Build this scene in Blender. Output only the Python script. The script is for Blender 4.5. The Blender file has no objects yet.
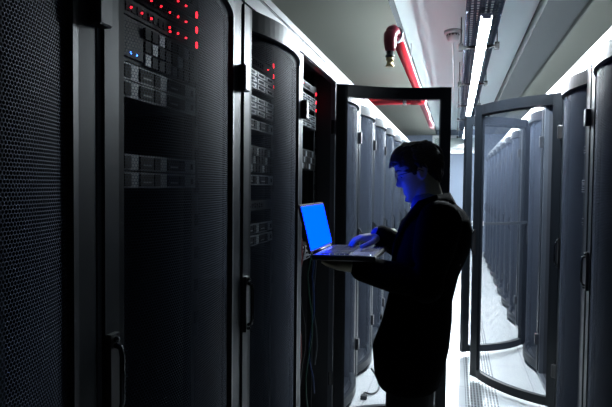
import bpy, bmesh, math, random
from mathutils import Vector, Matrix
random.seed(7)
sc = bpy.context.scene
C = sc.collection
PI = math.pi
R = math.radians

# ------------------------------------------------------------------ camera
cam_d = bpy.data.cameras.new('camera'); cam = bpy.data.objects.new('camera', cam_d); C.objects.link(cam)
cam_d.sensor_width = 36; cam_d.lens = 530/612*36; cam_d.clip_start = .05
cam.location = (0, 0, 1.53)
cam.matrix_world = Matrix.Translation((0, 0, 1.53)) @ Matrix.Rotation(R(15.7), 4, 'Z') @ Matrix.Rotation(R(90-1.95), 4, 'X') @ Matrix.Rotation(R(.6), 4, 'Z')
sc.camera = cam
# ------------------------------------------------------------------ world, exposure
w = bpy.data.worlds.new('world'); sc.world = w; w.use_nodes = True
w.node_tree.nodes['Background'].inputs[0].default_value = (.02, .03, .05, 1)
w.node_tree.nodes['Background'].inputs[1].default_value = .05
sc.view_settings.view_transform = 'Standard'; sc.view_settings.look = 'None'
sc.view_settings.exposure = 0.0; sc.view_settings.gamma = 1; sc.view_settings.use_curve_mapping = False
LAMP = 700.0
SCREEN = 9.0

# ------------------------------------------------------------------ materials
def nt(name):
    m = bpy.data.materials.new(name); m.use_nodes = True
    t = m.node_tree; b = t.nodes['Principled BSDF']
    return m, t, b
def mat(name, col, rough=.5, metal=0, spec=.5, noise=0, nscale=30, bump=0, bscale=60):
    m, t, b = nt(name)
    b.inputs['Base Color'].default_value = (*col, 1); b.inputs['Roughness'].default_value = rough
    b.inputs['Metallic'].default_value = metal; b.inputs['Specular IOR Level'].default_value = spec
    tc = t.nodes.new('ShaderNodeTexCoord')
    if noise:
        n = t.nodes.new('ShaderNodeTexNoise'); n.inputs['Scale'].default_value = nscale; n.inputs['Detail'].default_value = 4
        t.links.new(tc.outputs['Object'], n.inputs['Vector'])
        mx = t.nodes.new('ShaderNodeMix'); mx.data_type = 'RGBA'
        mx.inputs[6].default_value = (*[c*(1-noise) for c in col], 1); mx.inputs[7].default_value = (*[min(1, c*(1+noise)) for c in col], 1)
        t.links.new(n.outputs['Fac'], mx.inputs[0]); t.links.new(mx.outputs[2], b.inputs['Base Color'])
    if bump:
        n2 = t.nodes.new('ShaderNodeTexNoise'); n2.inputs['Scale'].default_value = bscale; n2.inputs['Detail'].default_value = 3
        t.links.new(tc.outputs['Object'], n2.inputs['Vector'])
        bp = t.nodes.new('ShaderNodeBump'); bp.inputs['Strength'].default_value = bump; bp.inputs['Distance'].default_value = .01
        t.links.new(n2.outputs['Fac'], bp.inputs['Height']); t.links.new(bp.outputs[0], b.inputs['Normal'])
    return m
def emit(name, col, s):
    m, t, b = nt(name)
    b.inputs['Base Color'].default_value = (*[min(1, c)*.1 for c in col], 1); b.inputs['Roughness'].default_value = .9; b.inputs['Specular IOR Level'].default_value = 0
    b.inputs['Emission Color'].default_value = (*col, 1); b.inputs['Emission Strength'].default_value = s
    return m

def perf_mat(name, col, pitch, r, axes=('Y', 'Z'), rough=.4, metal=.6, spec=.5):
    """hexagonally perforated sheet: opaque web, open holes"""
    m, t, b = nt(name); L = t.links
    b.inputs['Base Color'].default_value = (*col, 1); b.inputs['Roughness'].default_value = rough; b.inputs['Metallic'].default_value = metal; b.inputs['Specular IOR Level'].default_value = spec
    tc = t.nodes.new('ShaderNodeTexCoord'); sp = t.nodes.new('ShaderNodeSeparateXYZ'); L.new(tc.outputs['Object'], sp.inputs[0])
    def M(op, a, bb=None, c=None):
        n = t.nodes.new('ShaderNodeMath'); n.operation = op
        for i, v in enumerate((a, bb, c)):
            if v is None: continue
            if isinstance(v, (int, float)): n.inputs[i].default_value = v
            else: L.new(v, n.inputs[i])
        return n.outputs[0]
    U, V = sp.outputs[axes[0]], sp.outputs[axes[1]]
    pv = pitch*math.sqrt(3)
    def lat(off):
        u = M('ADD', M('DIVIDE', U, pitch), off); v = M('ADD', M('DIVIDE', V, pv), off)
        du = M('MULTIPLY', M('SUBTRACT', M('FRACT', u), .5), pitch); dv = M('MULTIPLY', M('SUBTRACT', M('FRACT', v), .5), pv)
        return M('SQRT', M('ADD', M('MULTIPLY', du, du), M('MULTIPLY', dv, dv)))
    d = M('MINIMUM', lat(0.0), lat(.5))
    web = M('GREATER_THAN', d, r)
    tr = t.nodes.new('ShaderNodeBsdfTransparent'); mx = t.nodes.new('ShaderNodeMixShader')
    L.new(web, mx.inputs[0]); L.new(tr.outputs[0], mx.inputs[1]); L.new(b.outputs[0], mx.inputs[2])
    L.new(mx.outputs[0], t.nodes['Material Output'].inputs[0])
    return m

def floor_mat():
    m, t, b = nt('raised_floor_tiles'); L = t.links
    tc = t.nodes.new('ShaderNodeTexCoord')
    br = t.nodes.new('ShaderNodeTexBrick'); br.offset = 0; br.inputs['Scale'].default_value = 1
    br.inputs['Brick Width'].default_value = .6; br.inputs['Row Height'].default_value = .6; br.inputs['Mortar Size'].default_value = .003
    br.inputs['Color1'].default_value = (.42, .43, .44, 1); br.inputs['Color2'].default_value = (.38, .40, .42, 1); br.inputs['Mortar'].default_value = (.2, .2, .22, 1)
    L.new(tc.outputs['Object'], br.inputs['Vector'])
    n = t.nodes.new('ShaderNodeTexNoise'); n.inputs['Scale'].default_value = 90; L.new(tc.outputs['Object'], n.inputs['Vector'])
    mx = t.nodes.new('ShaderNodeMix'); mx.data_type = 'RGBA'; mx.blend_type = 'MULTIPLY'; mx.inputs[0].default_value = .15
    L.new(br.outputs[0], mx.inputs[6]); L.new(n.outputs['Fac'], mx.inputs[7]); L.new(mx.outputs[2], b.inputs['Base Color'])
    b.inputs['Roughness'].default_value = .3
    return m
def tile_perf_mat():
    m, t, b = nt('perforated_floor_tile'); L = t.links
    tc = t.nodes.new('ShaderNodeTexCoord')
    br = t.nodes.new('ShaderNodeTexBrick'); br.offset = 0; br.inputs['Scale'].default_value = 1
    br.inputs['Brick Width'].default_value = .022; br.inputs['Row Height'].default_value = .05; br.inputs['Mortar Size'].default_value = .0045; br.inputs['Mortar Smooth'].default_value = 0
    br.inputs['Color1'].default_value = (.05, .055, .06, 1); br.inputs['Color2'].default_value = (.05, .055, .06, 1); br.inputs['Mortar'].default_value = (.40, .42, .44, 1)
    L.new(tc.outputs['Object'], br.inputs['Vector']); L.new(br.outputs[0], b.inputs['Base Color']); b.inputs['Roughness'].default_value = .35
    return m

M_ = {}
M_['frame'] = mat('glossy_grey_cabinet_paint', (.060, .068, .082), .34, 0, spec=.7, noise=.05, nscale=8)
M_['door'] = mat('glossy_anthracite_door_paint', (.006, .008, .011), .38, 0, spec=.24, noise=.05, nscale=8)
M_['gasket'] = mat('black_door_lining', (.008, .009, .011), .7, spec=.15)
M_['inside'] = mat('black_cabinet_interior', (.025, .026, .03), .6)
M_['mesh'] = perf_mat('perforated_steel_mesh', (.052, .064, .092), .008, .0034, rough=.5, metal=0, spec=.035)
M_['black'] = mat('black_plastic', (.012, .012, .013), .4)
M_['chrome'] = mat('polished_chrome', (.75, .76, .78), .15, 1)
M_['grip'] = mat('dark_chrome_grip', (.06, .065, .07), .25, 1)
M_['server'] = mat('server_face_dark', (.014, .016, .018), .55, 0, spec=.15)
M_['bezel'] = mat('server_bezel_silver', (.16, .175, .19), .45, .2, spec=.3)
M_['bay'] = mat('drive_bay_black', (.005, .005, .006), .6, spec=.08)
M_['red_led'] = emit('red_led', (1, .015, .03), 5)
M_['blue_led'] = emit('blue_led', (.05, .2, 1), 9)
M_['green_led'] = emit('green_led', (.05, .8, .35), .8)
M_['red_paint'] = mat('glossy_red_pipe_paint', (.45, .02, .03), .25, noise=.1, nscale=6)
M_['dark_red'] = mat('dark_red_cast_fitting', (.22, .015, .035), .35, noise=.2, nscale=20)
M_['brass'] = mat('sprinkler_brass', (.62, .48, .25), .3, 1)
M_['galv'] = mat('galvanised_clamp', (.6, .6, .62), .35, .8)
M_['wire'] = mat('tray_wire_zinc', (.10, .13, .18), .4, .5)
M_['cable_dk'] = mat('dark_blue_cable', (.02, .035, .06), .5)
M_['ceil'] = mat('white_ceiling_paint', (.66, .75, .75), .8, noise=.03, nscale=2)
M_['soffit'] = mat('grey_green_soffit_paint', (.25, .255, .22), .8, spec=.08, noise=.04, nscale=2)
M_['soffit_shade'] = mat('soffit_side_shade_tone', (.075, .082, .088), .7, spec=.08, noise=.04, nscale=2)
M_['soffit_shade2'] = mat('grey_beam_paint', (.055, .06, .062), .7, spec=.08, noise=.04, nscale=2)
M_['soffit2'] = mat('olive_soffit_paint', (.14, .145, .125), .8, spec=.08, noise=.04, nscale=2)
M_['wall'] = mat('pale_blue_wall_paint', (.15, .18, .235), .8, noise=.03, nscale=3)
M_['darkwall'] = mat('dark_wall_paint', (.06, .065, .07), .8, noise=.03, nscale=3)
M_['white'] = mat('white_plastic', (.75, .76, .77), .5)
M_['pane'] = mat('grey_green_pane', (.40, .46, .44), .15)
M_['floor'] = floor_mat(); M_['perf_tile'] = tile_perf_mat()
M_['tube'] = emit('cool_white_tube', (.82, .93, 1.0), LAMP)
M_['screen'] = emit('blue_laptop_screen', (.0, .0215, 1.0), SCREEN)
M_['laptop'] = mat('dark_laptop_shell', (.02, .02, .022), .35, .3)
M_['palmrest'] = mat('silver_palm_rest', (.5, .52, .55), .22, .7)
M_['key'] = mat('laptop_keys', (.015, .015, .017), .35)
M_['skin'] = mat('skin', (.52, .48, .34), .45, noise=.06, nscale=40)
M_['hair'] = mat('dark_brown_hair', (.028, .018, .012), .38, noise=.3, nscale=150)
M_['coat'] = mat('black_wool_coat', (.0016, .0016, .002), .9, spec=.03, bump=.3, bscale=300)
M_['shirt'] = mat('blue_shirt', (.10, .14, .30), .8)
M_['trouser'] = mat('black_trousers', (.008, .008, .009), .8)
M_['shoe'] = mat('black_leather', (.01, .01, .01), .3)
M_['eye'] = mat('eye_white', (.5, .5, .5), .2)
M_['iris'] = mat('dark_iris', (.02, .012, .01), .2)
M_['lip'] = mat('lips', (.36, .17, .15), .45)
M_['cab_red'] = mat('red_patch_cable', (.15, .02, .02), .4)
M_['cab_grey'] = mat('grey_patch_cable', (.06, .07, .08), .4)
M_['cab_blue'] = mat('blue_patch_cable', (.01, .03, .12), .4)
M_['cab_green'] = mat('green_patch_cable', (.01, .06, .035), .4)
M_['cab_black'] = mat('black_power_cable', (.012, .012, .012), .4)

# ------------------------------------------------------------------ mesh helpers
def bow(y, W, sag, st=.062):
    u = min(1, max(-1, (2*(-y)/W-1)*W/(W-2*st)))
    return sag*(1-u*u)
class MB:
    def __init__(s): s.bm = bmesh.new()
    def box(s, x0, x1, y0, y1, z0, z1, mi=0, rot=None, piv=None):
        vs = [s.bm.verts.new((x, y, z)) for x in (x0, x1) for y in (y0, y1) for z in (z0, z1)]
        for f in ((0,1,3,2),(4,6,7,5),(0,4,5,1),(2,3,7,6),(0,2,6,4),(1,5,7,3)):
            s.bm.faces.new([vs[i] for i in f]).material_index = mi
        if rot is not None:
            M = Matrix.Translation(piv) @ rot @ Matrix.Translation(-Vector(piv))
            for v in vs: v.co = M @ v.co
        return s
    def loft(s, rings, cap=True, mi=0, smooth=True):
        rr = [[s.bm.verts.new(p) for p in r] for r in rings]
        n = len(rr[0])
        for a, b in zip(rr, rr[1:]):
            for i in range(n):
                f = s.bm.faces.new((a[i], a[(i+1) % n], b[(i+1) % n], b[i])); f.smooth = smooth; f.material_index = mi
        if cap:
            f = s.bm.faces.new(list(reversed(rr[0]))); f.material_index = mi
            f = s.bm.faces.new(rr[-1]); f.material_index = mi
        return rr
    def tube(s, pts, rad, n=10, mi=0, cap=True):
        pts = [Vector(p) for p in pts]
        if isinstance(rad, (int, float)): rad = [rad]*len(pts)
        up = None; rings = []
        for i, p in enumerate(pts):
            d = (pts[min(i+1, len(pts)-1)] - pts[max(i-1, 0)]).normalized()
            if up is None:
                a = Vector((0, 0, 1)) if abs(d.z) < .9 else Vector((1, 0, 0))
                u = d.cross(a).normalized()
            else:
                u = (up - d*up.dot(d)).normalized()
            up = u; v = d.cross(u)
            rings.append([p + (u*math.cos(2*PI*k/n) + v*math.sin(2*PI*k/n))*rad[i] for k in range(n)])
        s.loft(rings, cap, mi); return s
    def ball(s, c, r, scale=(1,1,1), seg=16, mi=0):
        M = Matrix.Translation(c) @ Matrix.Diagonal((*scale, 1))
        g = bmesh.ops.create_uvsphere(s.bm, u_segments=seg, v_segments=max(6, seg//2), radius=r, matrix=M)
        for v in g['verts']:
            for f in v.link_faces: f.smooth = True; f.material_index = mi
        return s
    def capsule(s, pts, rad, n=14):
        s.tube(pts, rad, n)
        for p, r in zip(pts, rad): s.ball(p, r, seg=n)
        return s
    def curved(s, y0, y1, z0, z1, W, sag, x0, x1, seg=16):
        """a slab from y0 to y1 that follows the bow of a door W wide"""
        f = lambda y: bow(y, W, sag)
        rings = []
        for i in range(seg+1):
            y = y0+(y1-y0)*i/seg
            e = f(y)
            rings.append([(e+x0, y, z0), (e+x1, y, z0), (e+x1, y, z1), (e+x0, y, z1)])
        s.loft(rings, smooth=False); return s
    def sheet(s, W, y0, y1, z0, z1, sag, x, seg=20, thick=0):
        f = lambda y: bow(y, W, sag)
        prev = None
        for i in range(seg+1):
            y = y0+(y1-y0)*i/seg
            a = (s.bm.verts.new((f(y)+x, y, z0)), s.bm.verts.new((f(y)+x, y, z1)))
            if prev: fc = s.bm.faces.new((prev[0], a[0], a[1], prev[1])); fc.smooth = True
            prev = a
        return s
    def build(s, name, m, parent=None, bevel=0, loc=None):
        if bevel:
            bmesh.ops.bevel(s.bm, geom=[e for e in s.bm.edges], offset=bevel, segments=1, affect='EDGES', clamp_overlap=True)
        bmesh.ops.recalc_face_normals(s.bm, faces=s.bm.faces)
        me = bpy.data.meshes.new(name); s.bm.to_mesh(me); s.bm.free()
        for mm in (m if isinstance(m, (list, tuple)) else [m]): me.materials.append(mm)
        o = bpy.data.objects.new(name, me); C.objects.link(o)
        if parent: o.parent = parent
        if loc: o.location = loc
        return o

def tag(o, label=None, cat=None, group=None, kind=None):
    if label: o['label'] = label
    if cat: o['category'] = cat
    if group: o['group'] = group
    if kind: o['kind'] = kind
    return o
def empty(name, loc=(0,0,0), rz=0):
    o = bpy.data.objects.new(name, None); C.objects.link(o); o.location = loc; o.rotation_euler = (0, 0, rz); o.empty_display_size = .05
    return o
def copy_tree(o, parent=None):
    c = o.copy(); C.objects.link(c)
    if parent: c.parent = parent
    for ch in list(o.children): copy_tree(ch, c)
    return c
def struct(name, mb, m):
    o = mb.build(name, m); o['kind'] = 'structure'; return o
def voxel(o, size, smooth=2):
    """fuse the pieces of a body or garment into one continuous surface"""
    md = o.modifiers.new('r', 'REMESH'); md.mode = 'VOXEL'; md.voxel_size = size; md.use_smooth_shade = True
    ms = o.modifiers.new('s', 'SMOOTH'); ms.iterations = smooth; ms.factor = .5
    dg = bpy.context.evaluated_depsgraph_get(); dg.update()
    me = bpy.data.meshes.new_from_object(o.evaluated_get(dg))
    old = o.data; o.modifiers.clear(); o.data = me
    me.materials.clear()
    for mm in old.materials: me.materials.append(mm)
    return o

# ------------------------------------------------------------------ dimensions
XL, XR = -.734, .68          # rack fronts
YEND = 13.2
Z_CEIL = 2.90
RW = .775                     # rack pitch
DW = .742                    # door width
DT, DB = 2.166, .035           # door top, bottom
RT = 2.275
SAG = .062

# ------------------------------------------------------------------ the room
struct('floor', MB().box(-1.95, 1.9, -2.5, YEND, -.05, 0), M_['floor'])
struct('ceiling', MB().box(-1.95, 1.9, -2.5, YEND, Z_CEIL, Z_CEIL+.1), M_['ceil'])
struct('wall_left', MB().box(-2.05, -1.95, -2.5, YEND, 0, Z_CEIL), M_['darkwall'])
struct('wall_right', MB().box(1.9, 2.0, -2.5, YEND, 0, Z_CEIL), M_['darkwall'])
struct('wall_back', MB().box(-2.05, 2.0, -2.6, -2.5, 0, Z_CEIL), M_['darkwall'])
struct('wall_front', MB().box(-2.05, 2.0, YEND, YEND+.1, 0, Z_CEIL), M_['wall'])
struct('trim_1', MB().box(-1.95, -.46, -2.5, YEND, 2.78, Z_CEIL), [M_['soffit'], M_['soffit_shade']])
struct('trim_2', MB().box(.57, .825, -2.5, YEND, 2.775, Z_CEIL), M_['soffit_shade2'])
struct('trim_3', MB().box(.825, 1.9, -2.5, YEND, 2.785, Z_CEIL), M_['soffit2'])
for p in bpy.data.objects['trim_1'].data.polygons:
    if abs(p.normal.x) > .9: p.material_index = 1  # side face of the left soffit: its shadow put into a darker colour
# transom at the far end
struct('window_1', MB().box(-.55, .55, YEND-.05, YEND, 2.42, 2.47).box(-.55, .55, YEND-.05, YEND, 2.70, 2.76).box(-.55, -.5, YEND-.05, YEND, 2.47, 2.70).box(.5, .55, YEND-.05, YEND, 2.47, 2.70), M_['white'])
p = MB().box(-.5, .5, YEND-.02, YEND-.005, 2.47, 2.70).build('window_pane', M_['pane'], bpy.data.objects['window_1'])
wl = empty('glow_strip', (0, YEND-.04, 2.36))  # emissive strip added to give the bright band under the transom
tag(wl, 'long white glowing band under the transom on the far end wall', 'light')
MB().box(-.55, .55, -.04, .04, .03, .06).build('housing', M_['white'], wl)
MB().box(-.54, .54, -.03, .03, -.03, .03).build('diffuser', emit('glow_strip_face', (.86, .94, 1), 1.6), wl)
# perforated floor panels down the aisle
struct('trim_4', MB().box(.10, .335, .6, 13.1, 0, .003), M_['perf_tile'])

# ------------------------------------------------------------------ racks
def door_mb(W=DW):
    st, rl = .066, .074
    f = MB()
    f.curved(-st, 0, DB, DT, W, SAG, -.022, .006, 4)
    f.curved(-W, -W+st, DB, DT, W, SAG, -.022, .006, 4)
    f.curved(-W+st, -st, DT-rl, DT, W, SAG, -.022, .006, 18)
    f.curved(-W+st, -st, DB, DB+.060, W, SAG, -.022, .006, 18)
    return f
def lining_mb(W=DW):
    st, rl = .069, .076
    f = MB()
    f.curved(-st, -.003, DB+.003, DT-.003, W, SAG, -.032, -.0225, 4)
    f.curved(-W+.003, -W+st, DB+.003, DT-.003, W, SAG, -.032, -.0225, 4)
    f.curved(-W+st, -st, DT-rl, DT-.003, W, SAG, -.032, -.0225, 18)
    f.curved(-W+st, -st, DB+.003, DB+.060, W, SAG, -.032, -.0225, 18)
    # toothed lower lip of the top lining
    n = 48
    for i in range(n):
        y = -W+st+(W-2*st)*(i+.25)/n; y2 = y+(W-2*st)*.5/n
        e = bow(y, W, SAG)
        f.box(e-.030, e-.0225, y, y2, DT-rl-.010, DT-rl+.001)
    return f
def handle_mb(W=DW):
    y = -W+.018; z = 1.10; e = .014
    a = MB()
    a.box(e-.008, e+.004, y-.014, y+.016, z-.10, z+.10)
    return a
def grip_mb(W=DW):
    y = -W+.018; z = 1.10; e = .018
    g = MB()
    g.tube([(e, y, z-.075), (e+.014, y, z-.07), (e+.018, y, z-.05), (e+.018, y, z+.05), (e+.014, y, z+.07), (e, y, z+.075)], .006, 8)
    g.ball((e+.004, y, z-.088), .007, seg=8).ball((e+.004, y, z+.088), .007, seg=8)
    return g

def make_rack():
    r = empty('server_rack')
    b = MB()                                             # shell: sides, back, top, plinth, front posts
    b.box(-1.0, -.03, .004, .016, .03, RT-.04); b.box(-1.0, -.03, RW-.016, RW-.004, .03, RT-.04)
    b.box(-1.0, -.985, .016, RW-.016, .03, RT-.04)
    b.box(-1.0, .002, .003, RW-.003, RT-.04, RT)
    b.build('casing', M_['frame'], r)
    f = MB()
    f.box(-.03, .0, .003, .020, .0, RT-.04); f.box(-.03, .0, RW-.020, RW-.003, .0, RT-.04)
    f.box(-.03, .0, .020, RW-.020, DT+.006, RT-.04); f.box(-.03, .0, .020, RW-.020, .0, .03)
    f.box(.0, .006, .004, RW-.004, RT-.035, RT-.028)
    f.box(.0, .008, .004, RW-.004, DT+.010, DT+.016)
    f.build('front_frame', M_['frame'], r)
    i = MB()
    i.box(-.98, -.03, .017, .020, .03, RT-.045); i.box(-.98, -.03, RW-.020, RW-.017, .03, RT-.045)
    i.box(-.984, -.98, .02, RW-.02, .03, RT-.045); i.box(-.98, -.03, .02, RW-.02, RT-.05, RT-.042)
    i.box(-.98, -.03, .02, RW-.02, .02, .03)
    i.build('interior_lining', M_['inside'], r)
    for y in (.142, .612):
        rail = MB().box(-.13, -.10, y, y+.02, .04, RT-.06)
        rail.build('mounting_rail', M_['server'], r)
    d = door_mb().build('door', M_['door'], r, loc=(.003, RW-.0175, 0))
    lining_mb().build('door_lining', M_['gasket'], d)
    MB().sheet(DW, -DW+.06, -.06, DB+.05, DT-.07, SAG, -.012).build('mesh_panel', M_['mesh'], d)
    h = handle_mb().build('handle_plate', M_['black'], d)
    grip_mb().build('handle_grip', M_['grip'], d)
    for z in (1.90, .30):
        MB().box(.0, .032, -.016, .028, z-.045, z+.045).build('hinge', M_['black'], d, bevel=.004)
    return r
rack0 = make_rack()
def rack(side, y0, label, group, openang=0, first=[True]):
    if first[0]: r = rack0; first[0] = False
    else: r = copy_tree(rack0)
    if side == 'L': r.location = (XL, y0, 0); r.rotation_euler = (0, 0, 0)
    else: r.location = (XR, y0+RW, 0); r.rotation_euler = (0, 0, PI)
    for ch in r.children:
        if ch.name.startswith('door') and not ch.name.startswith('door_lining'):
            ch.rotation_euler = (0, 0, R(openang))
            r_door = ch
    tag(r, label, 'server rack', group)
    return r, r_door
GL, GR = 'server racks in the left row', 'server racks in the right row'
YL0, YR0 = .19, 1.52
ordinal = ['first','second','third','fourth','fifth','sixth','seventh','eighth','ninth','tenth','eleventh','twelfth']
for i in range(16):
    y = YL0+RW*i
    if i == 0: lab, a = 'dark server rack with mesh door, cut off by the left edge of the photo', 0
    elif i == 1: lab, a = 'large near server rack at left, red and blue lights glowing behind its mesh door', 0
    elif i == 2: lab, a = 'closed server rack with bright curved top rail, directly left of the open rack', 0
    elif i == 3: lab, a = 'open server rack behind the laptop, its framed door swung across the aisle', 112
    else: lab, a = '%s closed server rack in the left row beyond the open door' % ordinal[i-4], 0
    rr, dd = rack('L', y, lab, GL, a)
for i in range(14):
    y = YR0+RW*i
    if i == 0: continue
    elif i == 1: lab, a = 'dark closed server rack cut off by the right edge of the photo', 0
    elif i == 2: lab, a = 'closed server rack just right of the nearest open door, beside the cropped one', 0
    elif i == 3: lab, a = 'right-hand server rack with the nearest and largest half-open curved door', 46
    elif i == 4: lab, a = 'closed server rack between the two racks with open doors in the right row', 0
    elif i == 5: lab, a = 'right-hand server rack with the farther open door, seen through the nearer one', 127
    else: lab, a = '%s closed server rack in the right row beyond the farther open door' % ordinal[i-6], 0
    rr, dd = rack('R', y, lab, GR, a)
    if i == 5:                                            # horizontal latch bar on the farther door
        MB().curved(-DW+.03, -.03, 1.19, 1.215, DW, SAG, .007, .019, 18).build('latch_bar', M_['frame'], dd)
        MB().box(.010, .062, -DW+.07, -DW+.17, 1.180, 1.225).build('latch', M_['white'], dd, bevel=.005)

# ------------------------------------------------------------------ rack mounted equipment
def proto(name): return empty(name)
FX = .0
def make_server():                                       # 1U, two rows of wide vents
    r = proto('rack_server')
    MB().box(-.70, 0, -.22, .22, 0, .042).build('chassis', M_['server'], r)
    MB().box(0, .006, -.235, .235, 0, .043).build('face_plate', M_['bezel'], r)
    for k in range(6):
        y = -.228+k*.072
        MB().box(.006, .009, y, y+(.030 if k % 2 else .066), .005, .038).build('drive_bay', M_['bay'], r)
        if k % 2 == 0: MB().box(.009, .011, y+.012, y+.054, .014, .018).build('bay_handle', M_['bezel'], r)
    MB().box(.006, .009, .205, .215, .012, .030).build('power_button', M_['bay'], r)
    return r
def make_blade():
    r = proto('blade_chassis')
    MB().box(-.70, 0, -.22, .22, 0, .115).build('chassis', M_['server'], r)
    MB().box(0, .005, -.235, .235, 0, .117).build('face_plate', M_['server'], r)
    for i in range(8):
        for j in range(3):
            y = -.065+i*.036; z = .006+j*.036
            MB().box(.005, .012, y, y+.028, z, z+.030).build('blade', M_['bezel'] if (i*3+j) % 4 == 0 else M_['bay'], r)
    MB().box(.005, .010, -.225, -.075, .012, .075).build('control_panel', M_['server'], r)
    return r
def led(parent, y, z, m, rad=.0033, x=.010):
    return MB().ball((x, y, z), rad, seg=8).build('indicator_light', m, parent)
def make_switch(color='red_led', n=0):
    r = proto('network_switch')
    MB().box(-.40, 0, -.22, .22, 0, .042).build('chassis', M_['server'], r)
    MB().box(0, .005, -.235, .235, 0, .043).build('face_plate', M_['server'], r)
    for k in range(12):
        y = -.20+k*.026
        MB().box(.005, .008, y, y+.018, .010, .032).build('port', M_['bay'], r)
    return r
def make_array():
    r = proto('disk_array')
    MB().box(-.60, 0, -.22, .22, 0, .086).build('chassis', M_['server'], r)
    MB().box(0, .006, -.235, .235, 0, .087).build('face_plate', M_['server'], r)
    for i in range(4):
        for j in range(3):
            y = -.215+i*.108; z = .006+j*.027
            t = MB().box(.006, .016, y, y+.10, z, z+.022).build('disk_tray', M_['bezel'], r)
            MB().box(.016, .019, y+.02, y+.07, z+.007, z+.015).build('tray_latch', M_['bay'], t)
    return r
protos = {'server': make_server(), 'blade': make_blade(), 'switch': make_switch(), 'array': make_array()}
base_parts = {k: list(v.children) for k, v in protos.items()}
used = set()
word = {'server': 'slim rack server', 'blade': 'dark blade chassis',
        'switch': 'flat network switch', 'array': 'disk array'}
cat = {'server': 'server', 'blade': 'blade chassis', 'switch': 'network switch', 'array': 'disk array'}
def mount(kind, side, y0, z, where, leds=()):
    """put a unit in the rack starting at y0; leds: (offset along the face, height, material)"""
    if kind in used:
        o = protos[kind].copy(); C.objects.link(o)
        for ch in base_parts[kind]: copy_tree(ch, o)
    else: o = protos[kind]; used.add(kind)
    if side == 'L': o.location = (XL-.10, y0+RW/2, z); o.rotation_euler = (0, 0, 0)
    else: o.location = (XR+.10, y0+RW/2, z); o.rotation_euler = (0, 0, PI)
    tag(o, word[kind]+' '+where, cat[kind], 'equipment mounted in the racks')
    for (y, zz, m) in leds: led(o, y, zz, M_[m])
    return o
Y1, Y2, Y3 = YL0+RW, YL0+2*RW, YL0+3*RW
psn = {Y1: 'in the large near rack at left', Y2: 'in the rack beside the open one', Y3: 'in the open rack behind the laptop'}
for yy, wh in psn.items():
    ps = empty('power_strip', (XL-.11, yy+.657, 1.0)); tag(ps, 'slim upright power strip with red lights '+wh, 'power strip')
    if yy == Y3: ps.location.y += .030
    MB().box(-.03, 0, -.018, .018, 0, 1.17).build('housing', M_['server'], ps, bevel=.003)
    for zz in (1.095, 1.045, .995): MB().box(0, .005, -.005, .005, zz-.010, zz+.010).build('indicator_light', M_['red_led'], ps, bevel=.002)
    for k in range(8): MB().box(0, .006, -.012, .012, .06+k*.11, .10+k*.11).build('socket', M_['bay'], ps)
# large near rack; columns of red lights near the top
def reds(spec): return [(y, z, 'red_led') for y, z in spec]
N = 'in the large near rack at left'
LR = M_['red_led']
D = -.0525
mount('switch', 'L', Y1, 2.068, N+', topmost red-lit unit', reds([(.168+D, .02), (.217+D, .022), (-.03+D, .02), (.07+D, .02)]))
mount('switch', 'L', Y1, 2.020, N+', second red-lit unit down', reds([(.02+D, .02), (.07+D, .02), (.12+D, .018), (.168+D, .02), (.217+D, .02), (-.03+D, .02)]))
mount('switch', 'L', Y1, 1.970, N+', lowest red-lit unit', reds([(-.076+D, .02), (-.026+D, .02), (.02+D, .02), (.12+D, .012), (.118+D, .024), (.168+D, .02), (.217+D, .02)]))
mount('blade', 'L', Y1, 1.848, N+', with two blue lights', [(-.078+D, .024, 'blue_led'), (-.052+D, .024, 'blue_led')])
mount('server', 'L', Y1, 1.802, N+', upper under the blade chassis')
mount('server', 'L', Y1, 1.756, N+', lower under the blade chassis')
mount('server', 'L', Y1, 1.565, N+', upper of the faint middle pair')
mount('server', 'L', Y1, 1.518, N+', lower of the faint middle pair')
N = 'in the rack beside the open one'
mount('switch', 'L', Y2, 2.03, N+', topmost unit', reds([(.15, .02)]))
mount('array', 'L', Y2, 1.93, N+', upper disk array')
mount('array', 'L', Y2, 1.82, N+', disk array second from the top')
mount('server', 'L', Y2, 1.765, N+', directly under the two disk arrays')
mount('blade', 'L', Y2, 1.58, N+', at head height')
mount('server', 'L', Y2, 1.53, N+', directly under the blade chassis')
mount('switch', 'L', Y2, 1.42, N+', at chest height')
mount('server', 'L', Y2, 1.32, N+', upper of the middle pair')
mount('server', 'L', Y2, 1.27, N+', lower of the middle pair')
N = 'in the open rack behind the laptop'
mount('switch', 'L', Y3, 2.08, N+', topmost unit', reds([(-.16, .02), (-.10, .02), (-.05, .02)]))
mount('array', 'L', Y3, 1.965, N+', upper disk array')
mount('array', 'L', Y3, 1.86, N+', lower disk array')
mount('blade', 'L', Y3, 1.62, N+', above the laptop')
mount('switch', 'L', Y3, 1.36, N+', just behind the laptop screen', [(-.12, .02, 'green_led')])
mount('switch', 'L', Y3, 1.30, N+', just under the laptop screen', [(-.05, .02, 'red_led')])
mount('array', 'L', Y3, 1.10, N+', below the laptop', [(-.12, .05, 'green_led'), (-.02, .05, 'green_led')])
N = 'behind the nearest open right door'
yR3, yR5, yR2, yR1 = YR0+3*RW, YR0+5*RW, YR0+2*RW, YR0+RW
mount('array', 'R', yR3, 1.90, N+', upper disk array')
mount('server', 'R', yR3, 1.70, N+', upper server')
mount('switch', 'R', yR3, 1.45, N+', at eye height')
mount('server', 'R', yR3, 1.15, N+', lower server')
mount('array', 'R', yR3, .80, N+', lower disk array')
N = 'in the rack right of the nearest open door'
mount('switch', 'R', yR2, 1.98, N+', topmost unit', [(.05, .02, 'red_led'), (.12, .02, 'red_led')])
mount('server', 'R', yR2, 1.75, N+', upper server')
mount('array', 'R', yR2, 1.50, N+', at eye height', [(.05, .05, 'green_led')])
mount('server', 'R', yR2, 1.30, N+', lower server')
N = 'behind the farther open right door'
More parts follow.
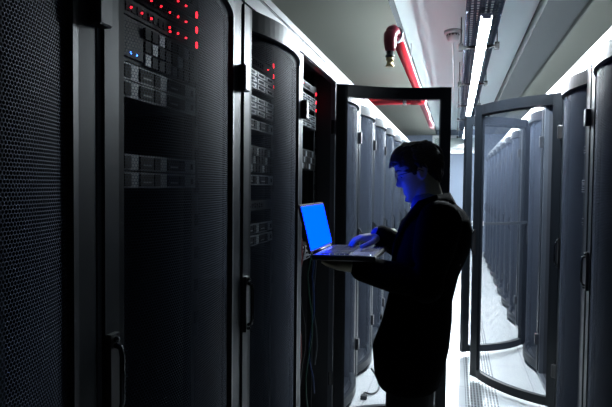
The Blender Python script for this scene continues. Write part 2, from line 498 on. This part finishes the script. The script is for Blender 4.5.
mount('array', 'R', yR5, 1.85, N+', disk array')
mount('server', 'R', yR5, 1.60, N+', upper server')
mount('blade', 'R', yR5, 1.20, N+', blade chassis')

# patch cables hanging in the open rack
cols = ['cab_grey', 'cab_red', 'cab_black', 'cab_green', 'cab_blue', 'cab_grey']
cw = {'cab_grey': 'grey', 'cab_red': 'red', 'cab_black': 'black', 'cab_green': 'green', 'cab_blue': 'blue'}
pos6 = ['leftmost', 'second from left', 'third from left', 'third from right', 'second from right', 'rightmost']
for k in range(6):
    c = cols[k]; y = Y3+.12+.09*k; z = 1.32-.05*(k % 5)
    x = XL-.055-.008*(k % 3)
    pts = [(x-.02, y, z+.0), (x+.01, y, z-.03)]
    for j in range(1, 9):
        pts.append((x+.012*math.sin(j*1.3+k), y+.03*math.sin(j*.9+k*1.7), z-.03-j*(.10+.006*(k % 4))))
    o = MB().tube(pts, .0042, 6).build('patch_cable', M_[c])
    tag(o, cw[c]+' patch cable hanging in the open rack, '+pos6[k]+' of six', 'cable', 'patch cables hanging in the open rack')

# power lead on the floor by the left row
pts = []
for i in range(30):
    a = i/29
    pts.append((-.60+.06*math.sin(a*5.2)+.05*a, 4.05-.32*a+.05*math.sin(a*9), .010 if a > .2 else .010+(.2-a)*.55))
pc = empty('power_lead', (-.6, 3.9, 0)); tag(pc, 'black power lead trailing onto the floor from the first rack beyond the open left door', 'cable')
MB().tube([(x+.6, y-3.9, z) for x, y, z in pts], .007, 8).build('cord', M_['black'], pc)
e = pts[-1]
MB().box(-.022, .022, -.035, .01, 0, .028).build('plug', M_['black'], pc, bevel=.004, loc=(e[0]+.6, e[1]-3.9, 0))

# ------------------------------------------------------------------ cable tray and lamps
TX0, TX1, TZ = .05, .27, 2.67
ct = empty('cable_tray', (0, 0, 0))
tag(ct, 'long wire basket cable tray hung from the ceiling above the fluorescent lamps', 'cable tray')
wmb = MB()
y0, y1 = 1.6, YEND-.4
for x in (TX0, TX0+.055, TX0+.11, TX0+.165, TX1): wmb.tube([(x, y0, TZ), (x, y1, TZ)], .003, 5)
for z in (.035, .07, .10):
    for x in (TX0, TX1): wmb.tube([(x, y0, TZ+z), (x, y1, TZ+z)], .003, 5)
y = y0
while y < y1:
    wmb.tube([(TX0, y, TZ+.105), (TX0, y, TZ-.003), (TX1, y, TZ-.003), (TX1, y, TZ+.105)], .003, 5); y += .05
wmb.build('wire_basket', M_['wire'], ct)
for i in range(7):
    x = TX0+.022+i*.029
    pts = [(x+.008*math.sin(j*.9+i*2), y0+.1+j*(y1-y0-.2)/28, TZ+.016+.006*math.sin(j*1.7+i)) for j in range(29)]
    o = MB().tube(pts, .011, 7).build('cable_bundle', M_['cable_dk'])
    tag(o, ['leftmost', 'second from left', 'third from left', 'middle', 'third from right', 'second from right', 'rightmost'][i]+' dark blue cable lying in the wire ceiling tray', 'cable', 'cables lying in the ceiling tray')
for i in range(6):
    y = 4.5+i*1.6
    b = MB()
    b.box(TX0-.035, TX1+.035, y-.012, y+.012, TZ-.028, TZ-.006)
    b.box(TX0-.045, TX0-.010, y-.022, y+.022, TZ-.040, TZ+.012); b.box(TX1+.010, TX1+.045, y-.022, y+.022, TZ-.040, TZ+.012)
    b.tube([(TX0-.028, y, TZ), (TX0-.028, y, Z_CEIL)], .005, 6); b.tube([(TX1+.028, y, TZ), (TX1+.028, y, Z_CEIL)], .005, 6)
    b.build('hanger_bracket', M_['black'], ct)
posn = ['nearest', 'second', 'third', 'fourth', 'fifth', 'sixth', 'seventh']
for i in range(7):
    y = 3.58+i*1.236
    if i == 0:
        L0 = L = empty('fluorescent_lamp', (.172, y, 2.62))
        MB().box(-.036, .036, 0, 1.23, -.002, .014).build('housing', M_['white'], L)
        b = MB(); ring = []
        for yy in (.008, 1.222):
            ring.append([(.026*math.cos(a), yy, -.003-.018*math.sin(a)) for a in [PI*k/10 for k in range(11)]])
        b.loft(ring); b.build('diffuser', M_['tube'], L)
        for yy in (0, 1.222): MB().box(-.028, .028, yy, yy+.006, -.023, .012).build('end_cap', M_['white'], L)
    else: L = copy_tree(L0); L.location.y = y
    tag(L, '%s fluorescent lamp in the glowing line under the cable tray' % (posn[i] if i == 0 else posn[i]+' nearest'), 'lamp', 'fluorescent lamps in a line under the tray')

# smoke detector
sd = empty('smoke_detector', (-.045, 4.87, Z_CEIL)); tag(sd, 'round white smoke detector on the ceiling left of the cable tray', 'smoke detector')
def disc(parent, name, prof, m):
    b = MB(); b.loft([[(r*math.cos(2*PI*k/28), r*math.sin(2*PI*k/28), z) for k in range(28)] for r, z in prof]); return b.build(name, m, parent)
disc(sd, 'mounting_base', [(.078, 0), (.078, -.022), (.066, -.030)], M_['galv'])
disc(sd, 'sensor_head', [(.055, -.028), (.055, -.062), (.046, -.085), (.028, -.095), (.010, -.097)], M_['white'])
b = MB()
for k in range(12):
    a = 2*PI*k/12; b.box(.048, .057, -.006, .006, -.048, -.034, rot=Matrix.Rotation(a, 4, 'Z'), piv=(0, 0, 0))
b.build('vent_slot', M_['black'], sd)
cd = MB().tube([(-.045, 4.95, Z_CEIL-.008), (-.045, 12.8, Z_CEIL-.008)], .008, 6).build('ceiling_conduit', M_['white'])
tag(cd, 'thin white conduit running along the ceiling from the smoke detector', 'conduit')

# ------------------------------------------------------------------ red sprinkler pipework
PX, PZ = -.395, 2.53
sp = empty('sprinkler_pipe', (PX, 3.55, PZ)); tag(sp, 'glossy red sprinkler pipe running along the edge of the left ceiling soffit', 'pipe')
MB().tube([(0, .0, 0), (0, 5.6, 0)], .040, 20).build('main_pipe', M_['red_paint'], sp)
MB().tube([(-.02, 2.75, 0), (-1.50, 2.75, 0)], .043, 20).build('branch_pipe', M_['red_paint'], sp)
t = MB(); t.tube([(0, 2.63, 0), (0, 2.87, 0)], .052, 20); t.tube([(0, 2.75, 0), (-.12, 2.75, 0)], .054, 20); t.build('tee_fitting', M_['red_paint'], sp)
for (a, bb) in (((-.17, 2.75, 0), (-.21, 2.75, 0)), ((0, 5.25, 0), (0, 5.32, 0))):
    MB().tube([a, bb], .052, 20).build('coupling', M_['galv'], sp)
MB().tube([(0, -.02, 0), (0, .05, 0)], .047, 20).build('collar', M_['galv'], sp)
el = MB(); el.tube([(0, .0, .0), (-.015, -.04, .01), (-.03, -.06, -.02), (-.03, -.062, -.06), (-.03, -.062, -.10), (-.03, -.062, -.125)], [.040, .043, .043, .042, .036, .030], 20)
el.ball((-.02, -.045, .005), .043, seg=20); el.build('elbow_fitting', M_['dark_red'], sp)
tc_ = disc(sp, 'threaded_collar', [(.024, .0), (.024, -.022), (.030, -.024), (.030, -.036), (.020, -.040)], M_['black'])
nz_ = disc(sp, 'sprinkler_nozzle', [(.026, -.040), (.026, -.060), (.020, -.062), (.020, -.085), (.027, -.088), (.027, -.100)], M_['brass'])
for q in (tc_, nz_): q.location = (-.03, -.062, -.125)
for i, y in enumerate((1.2, 3.6, 5.0)):
    MB().tube([(0, y, .03), (0, y, 2.78-PZ)], .006, 6).build('hanger_rod', M_['galv'], sp)

# ------------------------------------------------------------------ laptop
lp = empty('laptop', (-.503, 2.045, 1.276), 0)
tag(lp, 'open dark laptop with a plain glowing blue screen held in front of the open rack', 'laptop')
lp.rotation_euler = (0, R(-1.0), 0)
MB().box(0, .235, -.178, .178, -.020, 0).build('base', M_['laptop'], lp, bevel=.004)
MB().box(.012, .225, -.170, .170, .0, .0012).build('keyboard_deck', M_['palmrest'], lp)
kb = MB()
for i in range(6):
    for j in range(14):
        x = .028+i*.0185; y = -.150+j*.0215
        kb.box(x, x+.0150, y, y+.0180, .0012, .0038)
o = kb.build('keyboard', M_['key'], lp)
MB().box(.158, .208, -.045, .045, .0012, .0022).build('touchpad', M_['laptop'], lp)
MB().box(.212, .216, -.153, -.149, .0012, .003).build('status_light', emit('white_status_light', (.8, .9, 1), 3), lp)
lid = MB().box(-.010, 0, -.178, .178, .004, .190).build('lid', M_['laptop'], lp, bevel=.003); lid.rotation_euler = (0, R(-13), 0)
s_ = MB().box(0, .0012, -.168, .168, .014, .180).build('screen', M_['screen'], lid)
MB().tube([(-.002, -.13, .003), (-.002, .13, .003)], .006, 8).build('hinge', M_['laptop'], lp)

# ------------------------------------------------------------------ the person
PB = Vector((-.14, 2.07, 0))
pe = empty('person', PB)
tag(pe, 'person in a long black coat and blue shirt looking down at the open laptop', 'person')
def rel(p): return (p[0]-PB.x, p[1]-PB.y, p[2]-PB.z)
def rels(ps): return [rel(p) for p in ps]

# head in its own coordinates: faces -x, chin at about z -.11, crown +.115
def lerp(tab, z):
    if z <= tab[0][0]: return tab[0][1]
    for (a, b), (c, d2) in zip(tab, tab[1:]):
        if z <= c:
            t_ = (z-a)/(c-a); t_ = t_*t_*(3-2*t_) if False else t_
            return b+(d2-b)*t_
    return tab[-1][1]
FRONT = [(-.118, .040), (-.112, .068), (-.100, .080), (-.085, .080), (-.070, .078), (-.05, .080), (-.02, .083), (0, .081), (.02, .085), (.035, .090), (.055, .090), (.075, .084), (.095, .068), (.108, .045), (.117, .0)]
BACK = [(-.118, .010), (-.10, .030), (-.08, .055), (-.05, .074), (-.02, .085), (.01, .094), (.045, .098), (.075, .090), (.095, .071), (.108, .046), (.117, .0)]
WID = [(-.118, .018), (-.112, .026), (-.10, .036), (-.085, .046), (-.06, .057), (-.03, .066), (0, .071), (.03, .075), (.06, .073), (.085, .060), (.102, .040), (.112, .022), (.117, .0)]
def G(v, c, s): return math.exp(-((v-c)/s)**2)
def head_pt(z, a, grow=0):
    F, B, Wd = lerp(FRONT, z)+grow, lerp(BACK, z)+grow, lerp(WID, z)+grow
    ca, sa = math.cos(a), math.sin(a)
    e = .86
    cx = math.copysign(abs(ca)**e, ca); sy = math.copysign(abs(sa)**e, sa)
    x = -(F*cx) if ca > 0 else -(B*cx); y = Wd*sy
    if ca > 0 and not grow:
        n = 0
        # nose, with tip at z -.030
        nose = lerp([(-.046, 0), (-.040, .010), (-.030, .026), (-.020, .022), (0, .011), (.014, .003), (.02, 0)], z)
        n += nose*G(y, 0, .010 if z > -.018 else .014)
        n += .008*G(abs(y), .013, .006)*G(z, -.035, .007)
        n += .006*G(z, .030, .009)*G(abs(y), .028, .018)          # brow
        n -= .013*G(z, .008, .013)*G(abs(y), .031, .014)          # eye socket
        n += .006*G(z, -.022, .018)*G(abs(y), .042, .014)         # cheek bone
        n += .007*G(z, -.060, .0055)*G(y, 0, .020) + .007*G(z, -.073, .006)*G(y, 0, .018)
        n -= .004*G(z, -.0665, .003)*G(y, 0, .022) + .005*G(z, -.086, .007)*G(y, 0, .02)
        n += .010*G(z, -.102, .010)*G(y, 0, .018)
        x -= n
    return Vector((x, y, z))
HM = Matrix.Translation(Vector((-.137, 2.07, 1.584))) @ Matrix.Rotation(R(10), 4, 'Z') @ Matrix.Rotation(R(-17), 4, 'Y') @ Matrix.Scale(.90, 4)
def addhead(mb):
    rings = []
    nz = 90
    for i in range(nz+1):
        z = -.118+.2349*i/nz
        rings.append([rel(HM @ head_pt(z, 2*PI*k/80)) for k in range(80)])
    mb.loft(rings)
    for s in (-1, 1):                                     # ears
        for k in range(14):
            a = 2*PI*k/14
            p = Vector((.012+.017*math.cos(a)+.004*math.sin(a), s*(.074+.006*(math.cos(a) > -.2)), .002+.030*math.sin(a)))
            mb.ball(rel(HM @ p), .0055, seg=8)
        mb.ball(rel(HM @ Vector((.008, s*.070, .0))), .014, (1, .6, 1.5), seg=12)

def hand(mb, wrist, palm_dir, nrm, spread, curls, thumb, side, L=1.0):
    """palm_dir: along the hand; nrm: back of the hand; spread vector index->little"""
    d = Vector(palm_dir).normalized(); n = Vector(nrm); n = (n-d*n.dot(d)).normalized(); sv = d.cross(n).normalized()*side
    w0 = Vector(wrist)
    mb.capsule(rels([w0-d*.05, w0]), [.027, .025])
    lens = [.072, .080, .075, .060]
    for k in range(4):
        off = (k-1.5)*.0195
        base = w0+d*(.088-.004*abs(k-1.2))+sv*off
        mb.capsule(rels([w0+sv*off*.55+d*.01, base]), [.0150, .0115])
        mb.capsule(rels([w0+sv*off*.6+d*.01-n*.008, base-n*.006-d*.008]), [.0145, .0105])
        dirn = (d+sv*(k-1.5)*spread).normalized(); p = base; seg = [.45, .30, .25]
        pts = [p]; rad = [.0100]
        ang = 0
        for q in range(3):
            ang += curls[k][q]
            v = dirn*math.cos(ang)-n*math.sin(ang)
            p = p+v*lens[k]*seg[q]*L; pts.append(p); rad.append([.0092, .0084, .0070][q])
        mb.capsule(rels(pts), rad, 12)
    tb = w0+d*.022-sv*.026-n*.006
    t1 = tb+(d*.55-sv*.75-n*thumb).normalized()*.042
    t2 = t1+(d*.9-sv*.30-n*thumb).normalized()*.032
    t3 = t2+(d*1.0-sv*.05-n*thumb).normalized()*.024
    mb.capsule(rels([w0+d*.01-sv*.012, tb, t1, t2, t3]), [.016, .016, .0125, .0105, .0085], 12)

SL, EL, WL = (-.050, 1.905, 1.405), (-.090, 1.835, 1.195), (-.328, 1.925, 1.226)
SR, ER, WR = (-.055, 2.235, 1.405), (-.085, 2.330, 1.195), (-.300, 2.235, 1.322)
body = MB()
addhead(body)
body.capsule(rels([(-.075, 2.07, 1.42), (-.100, 2.07, 1.49), (-.112, 2.07, 1.54)]), [.062, .056, .054], 20)
def ell(cx, cy, z, rx, ry, n=32, front=None):
    return [rel((cx-rx*math.cos(2*PI*k/n), cy+ry*math.sin(2*PI*k/n), z)) for k in range(n)]
body.loft([ell(-.15, 2.07, .80, .08, .13), ell(-.15, 2.07, .90, .105, .165), ell(-.135, 2.07, 1.05, .09, .14), ell(-.11, 2.07, 1.20, .10, .15), ell(-.085, 2.07, 1.34, .105, .17), ell(-.075, 2.07, 1.42, .075, .15), ell(-.08, 2.07, 1.455, .05, .08)])
for S_, E_, W_ in ((SL, EL, WL), (SR, ER, WR)):
    m1 = Vector(S_).lerp(Vector(E_), .5); m2 = Vector(E_).lerp(Vector(W_), .35)
    body.capsule(rels([S_, m1, E_, m2, W_]), [.058, .048, .040, .042, .027], 16)
HL, AL, HR, AR = (-.15, 1.98, .88), (-.16, 1.965, .08), (-.15, 2.16, .88), (-.10, 2.175, .08)
for H_, A_ in ((HL, AL), (HR, AR)):
    k = Vector(H_).lerp(Vector(A_), .52)+Vector((-.012, 0, 0)); cf = k.lerp(Vector(A_), .3)+Vector((.01, 0, 0))
    body.capsule(rels([H_, Vector(H_).lerp(k, .5), k, cf, A_]), [.088, .075, .055, .053, .038], 18)
    body.capsule(rels([A_, (A_[0]-.08, A_[1], .045), (A_[0]-.16, A_[1], .030)]), [.038, .034, .026], 12)
# left hand: palm up under the near edge of the laptop; right hand: over the keys
hand(body, WL, (-1, .12, .10), (0, .15, -1), .08, [(.10, .15, .2)]*4, -.15, 1)
hand(body, WR, (-1, -.42, -.10), (-.08, 0, 1), .16, [(.30, .45, .35), (.38, .40, .35), (.40, .42, .35), (.30, .45, .40)], .25, 1)
bo = body.build('body', M_['skin'], pe)
voxel(bo, .0042, 2)

# face details
eyes = MB()
for s in (-1, 1): eyes.ball(rel(HM @ Vector((-.0655, s*.031, .008))), .0115, seg=14)
eyes.build('eyes', M_['eye'], pe)
ir = MB()
for s in (-1, 1): ir.ball(rel(HM @ Vector((-.0740, s*.031, .003))), .0048, seg=10)
ir.build('irises', M_['iris'], pe)
brow = MB()
for s in (-1, 1):
    brow.tube([rel(HM @ Vector((-x, s*y, z))) for x, y, z in ((.0885, .012, .026), (.0880, .024, .031), (.081, .038, .032), (.068, .051, .026))], [.003, .0045, .004, .002], 6)
brow.build('eyebrows', M_['hair'], pe)
gl = MB()
for sg in (-1, 1):
    pts = [HM @ Vector((-.094, sg*(.032+.025*math.cos(q)), .006+.018*math.sin(q))) for q in [2*PI*k/20 for k in range(21)]]
    gl.tube([rel(q) for q in pts], .0013, 6, cap=False)
    gl.tube([rel(HM @ Vector(q)) for q in ((-.093, sg*.057, .012), (-.07, sg*.075, .012), (0, sg*.083, .010), (.012, sg*.081, .0))], .0014, 6)
gl.tube([rel(HM @ Vector(q)) for q in ((-.094, -.008, .010), (-.099, 0, .013), (-.094, .008, .010))], .0015, 6)
gl.build('glasses', M_['black'], pe)
# hair: a cap over the skull plus swept tufts
hb = MB()
def hair_line(a):                                         # lower limit of the hair for a direction angle (0 = front)
    a = abs((a+PI) % (2*PI)-PI)
    return lerp([(0, .066), (.5, .062), (.9, .050), (1.15, .018), (1.35, -.012), (1.6, .030), (1.9, -.020), (2.4, -.055), (PI, -.062)], a)
nz, na = 22, 72
rings = []
for i in range(nz+1):
    t_ = i/nz; r = []
    for k in range(na):
        a = 2*PI*k/na; zl = hair_line(a)
        z = zl+(.1168-zl)*t_
        th = .009*min(1, t_*5+.15)+.007*G(a if a < PI else a-2*PI, 0, .9)*(t_ > .1)+.006*t_
        p = head_pt(z, a, .0001); q = head_pt(z, a, th)
        r.append(rel(HM @ Vector((q.x, q.y, p.z+th*1.1*t_**2))))
    rings.append(r)
hb.loft(rings)
for i in range(420):
    a = random.uniform(-PI, PI); zl = hair_line(a); t_ = random.uniform(.03, .97)**.8
    z = zl+(.112-zl)*t_
    th = .009+.005*t_
    p0 = head_pt(z, a, th-.005); p0.z += th*t_*t_
    out = Vector((p0.x, p0.y, p0.z*.8)).normalized()
    front = max(0, math.cos(a))
    flow = Vector((.5, 0, -.8)) if math.cos(a) < .1 else Vector((-.75, random.uniform(-.3, .3), .15))
    flow = (flow-out*flow.dot(out)).normalized()
    ln = random.uniform(.020, .036)
    p1 = p0+flow*ln*.5+out*.006; p2 = p0+flow*ln+out*(.003+.005*front*random.random())
    hb.tube([rel(HM @ p0), rel(HM @ p1), rel(HM @ p2)], [.0055, .0045, .0008], 5)
hb.build('hair', M_['hair'], pe)

# clothes
sh_ = MB()
sh_.loft([ell(-.095, 2.07, 1.22, .118, .16), ell(-.088, 2.07, 1.34, .112, .165), ell(-.082, 2.07, 1.42, .088, .13), ell(-.090, 2.07, 1.465, .068, .075), ell(-.098, 2.07, 1.490, .064, .066)])
shirt = sh_.build('shirt', M_['shirt'], pe); voxel(shirt, .006, 2)
scb = MB()
for s in (-1, 1):
    scb.loft([[rel(p) for p in q] for q in (
        [(-.158, 2.07+s*.004, 1.455), (-.150, 2.07+s*.006, 1.490), (-.155, 2.07+s*.006, 1.492), (-.163, 2.07+s*.004, 1.457)],
        [(-.150, 2.07+s*.045, 1.440), (-.135, 2.07+s*.050, 1.495), (-.140, 2.07+s*.054, 1.497), (-.156, 2.07+s*.050, 1.440)],
        [(-.100, 2.07+s*.075, 1.475), (-.095, 2.07+s*.068, 1.505), (-.095, 2.07+s*.073, 1.507), (-.100, 2.07+s*.080, 1.475)],
        [(-.050, 2.07+s*.045, 1.475), (-.052, 2.07+s*.040, 1.492), (-.048, 2.07+s*.044, 1.492), (-.046, 2.07+s*.049, 1.475)])], smooth=True)
scb.build('shirt_collar', M_['shirt'], pe)

coat = MB()
def cs(cx, z, f, b_, ry, n=40, gap=0):
    """coat section: front reach f and back reach b_ from cx"""
    out = []
    for k in range(n):
        a = 2*PI*k/n; ca, sa = math.cos(a), math.sin(a)
        e = .85; cc = math.copysign(abs(ca)**e, ca); ss = math.copysign(abs(sa)**e, sa)
        out.append(rel((cx-(f if ca > 0 else b_)*cc, 2.07+ry*ss, z)))
    return out
coat.loft([cs(-.16, .785, .112, .120, .205), cs(-.16, .82, .128, .130, .212), cs(-.16, .92, .138, .150, .208), cs(-.15, 1.02, .112, .148, .195),
           cs(-.14, 1.10, .104, .138, .180), cs(-.11, 1.20, .112, .130, .182), cs(-.085, 1.30, .122, .145, .192), cs(-.075, 1.37, .115, .140, .195), cs(-.07, 1.41, .095, .125, .180),
           cs(-.072, 1.44, .068, .108, .125), cs(-.078, 1.470, .050, .078, .085)])
for S_, E_, W_ in ((SL, EL, WL), (SR, ER, WR)):
    S1, E1, W1 = Vector(S_), Vector(E_), Vector(W_)
    end = E1.lerp(W1, .97)
    coat.capsule(rels([S1, S1.lerp(E1, .5), E1, E1.lerp(W1, .5), end]), [.078, .070, .062, .056, .047], 20)
# neckline cut is suggested by a deep V built from the collar and lapels
co = coat.build('coat', M_['coat'], pe); voxel(co, .007, 4)
# collar and lapels
cb = MB()
for s in (-1, 1):
    cb.loft([[rel(p) for p in q] for q in (
        [(-.228, 2.07+s*.010, 1.20), (-.224, 2.07+s*.045, 1.21), (-.232, 2.07+s*.045, 1.215), (-.236, 2.07+s*.010, 1.20)],
        [(-.218, 2.07+s*.030, 1.30), (-.205, 2.07+s*.100, 1.32), (-.213, 2.07+s*.102, 1.33), (-.226, 2.07+s*.030, 1.305)],
        [(-.185, 2.07+s*.050, 1.39), (-.155, 2.07+s*.125, 1.40), (-.163, 2.07+s*.128, 1.415), (-.195, 2.07+s*.048, 1.40)],
        [(-.130, 2.07+s*.078, 1.455), (-.110, 2.07+s*.120, 1.435), (-.112, 2.07+s*.122, 1.450), (-.130, 2.07+s*.082, 1.478)],
        [(-.065, 2.07+s*.074, 1.475), (-.050, 2.07+s*.105, 1.445), (-.048, 2.07+s*.108, 1.462), (-.063, 2.07+s*.079, 1.502)],
        [(-.028, 2.07+s*.032, 1.475), (-.005, 2.07+s*.042, 1.450), (.000, 2.07+s*.042, 1.464), (-.022, 2.07+s*.034, 1.508)],
        [(-.024, 2.07, 1.475), (.002, 2.07, 1.450), (.007, 2.07, 1.464), (-.018, 2.07, 1.510)])], smooth=True)
cb.build('coat_collar', M_['coat'], pe, )
for z in (1.16, 1.02):
    MB().ball(rel((-.250 if z > 1.1 else -.268, 2.055, z)), .011, (.4, 1, 1), 12).build('button', M_['black'], pe)
MB().capsule(rels([Vector(EL).lerp(Vector(WL), .93), Vector(EL).lerp(Vector(WL), 1.02)]), [.040, .036], 20).build('shirt_cuff', M_['shirt'], pe)
MB().capsule(rels([Vector(ER).lerp(Vector(WR), .93), Vector(ER).lerp(Vector(WR), 1.03)]), [.038, .034], 20).build('shirt_cuff', M_['shirt'], pe)
for H_, A_ in ((HL, AL), (HR, AR)):
    k = Vector(H_).lerp(Vector(A_), .52)+Vector((-.012, 0, 0))
    MB().tube(rels([H_, Vector(H_).lerp(k, .5), k, k.lerp(Vector(A_), .5), (A_[0], A_[1], .07)]), [.086, .078, .068, .064, .060], 22).build('trouser_leg', M_['trouser'], pe)
    s = MB()
    x0 = A_[0]
    def sec(x, hw, h, z0=.0): return [rel((x, A_[1]+hw*math.cos(2*PI*q/20), z0+h*(.5+.5*math.sin(2*PI*q/20)))) for q in range(20)]
    s.loft([sec(x0+.060, .020, .05), sec(x0+.045, .038, .085), sec(x0, .043, .11), sec(x0-.06, .044, .085), sec(x0-.13, .050, .060), sec(x0-.19, .044, .048), sec(x0-.215, .022, .035)])
    s.build('shoe', M_['shoe'], pe)
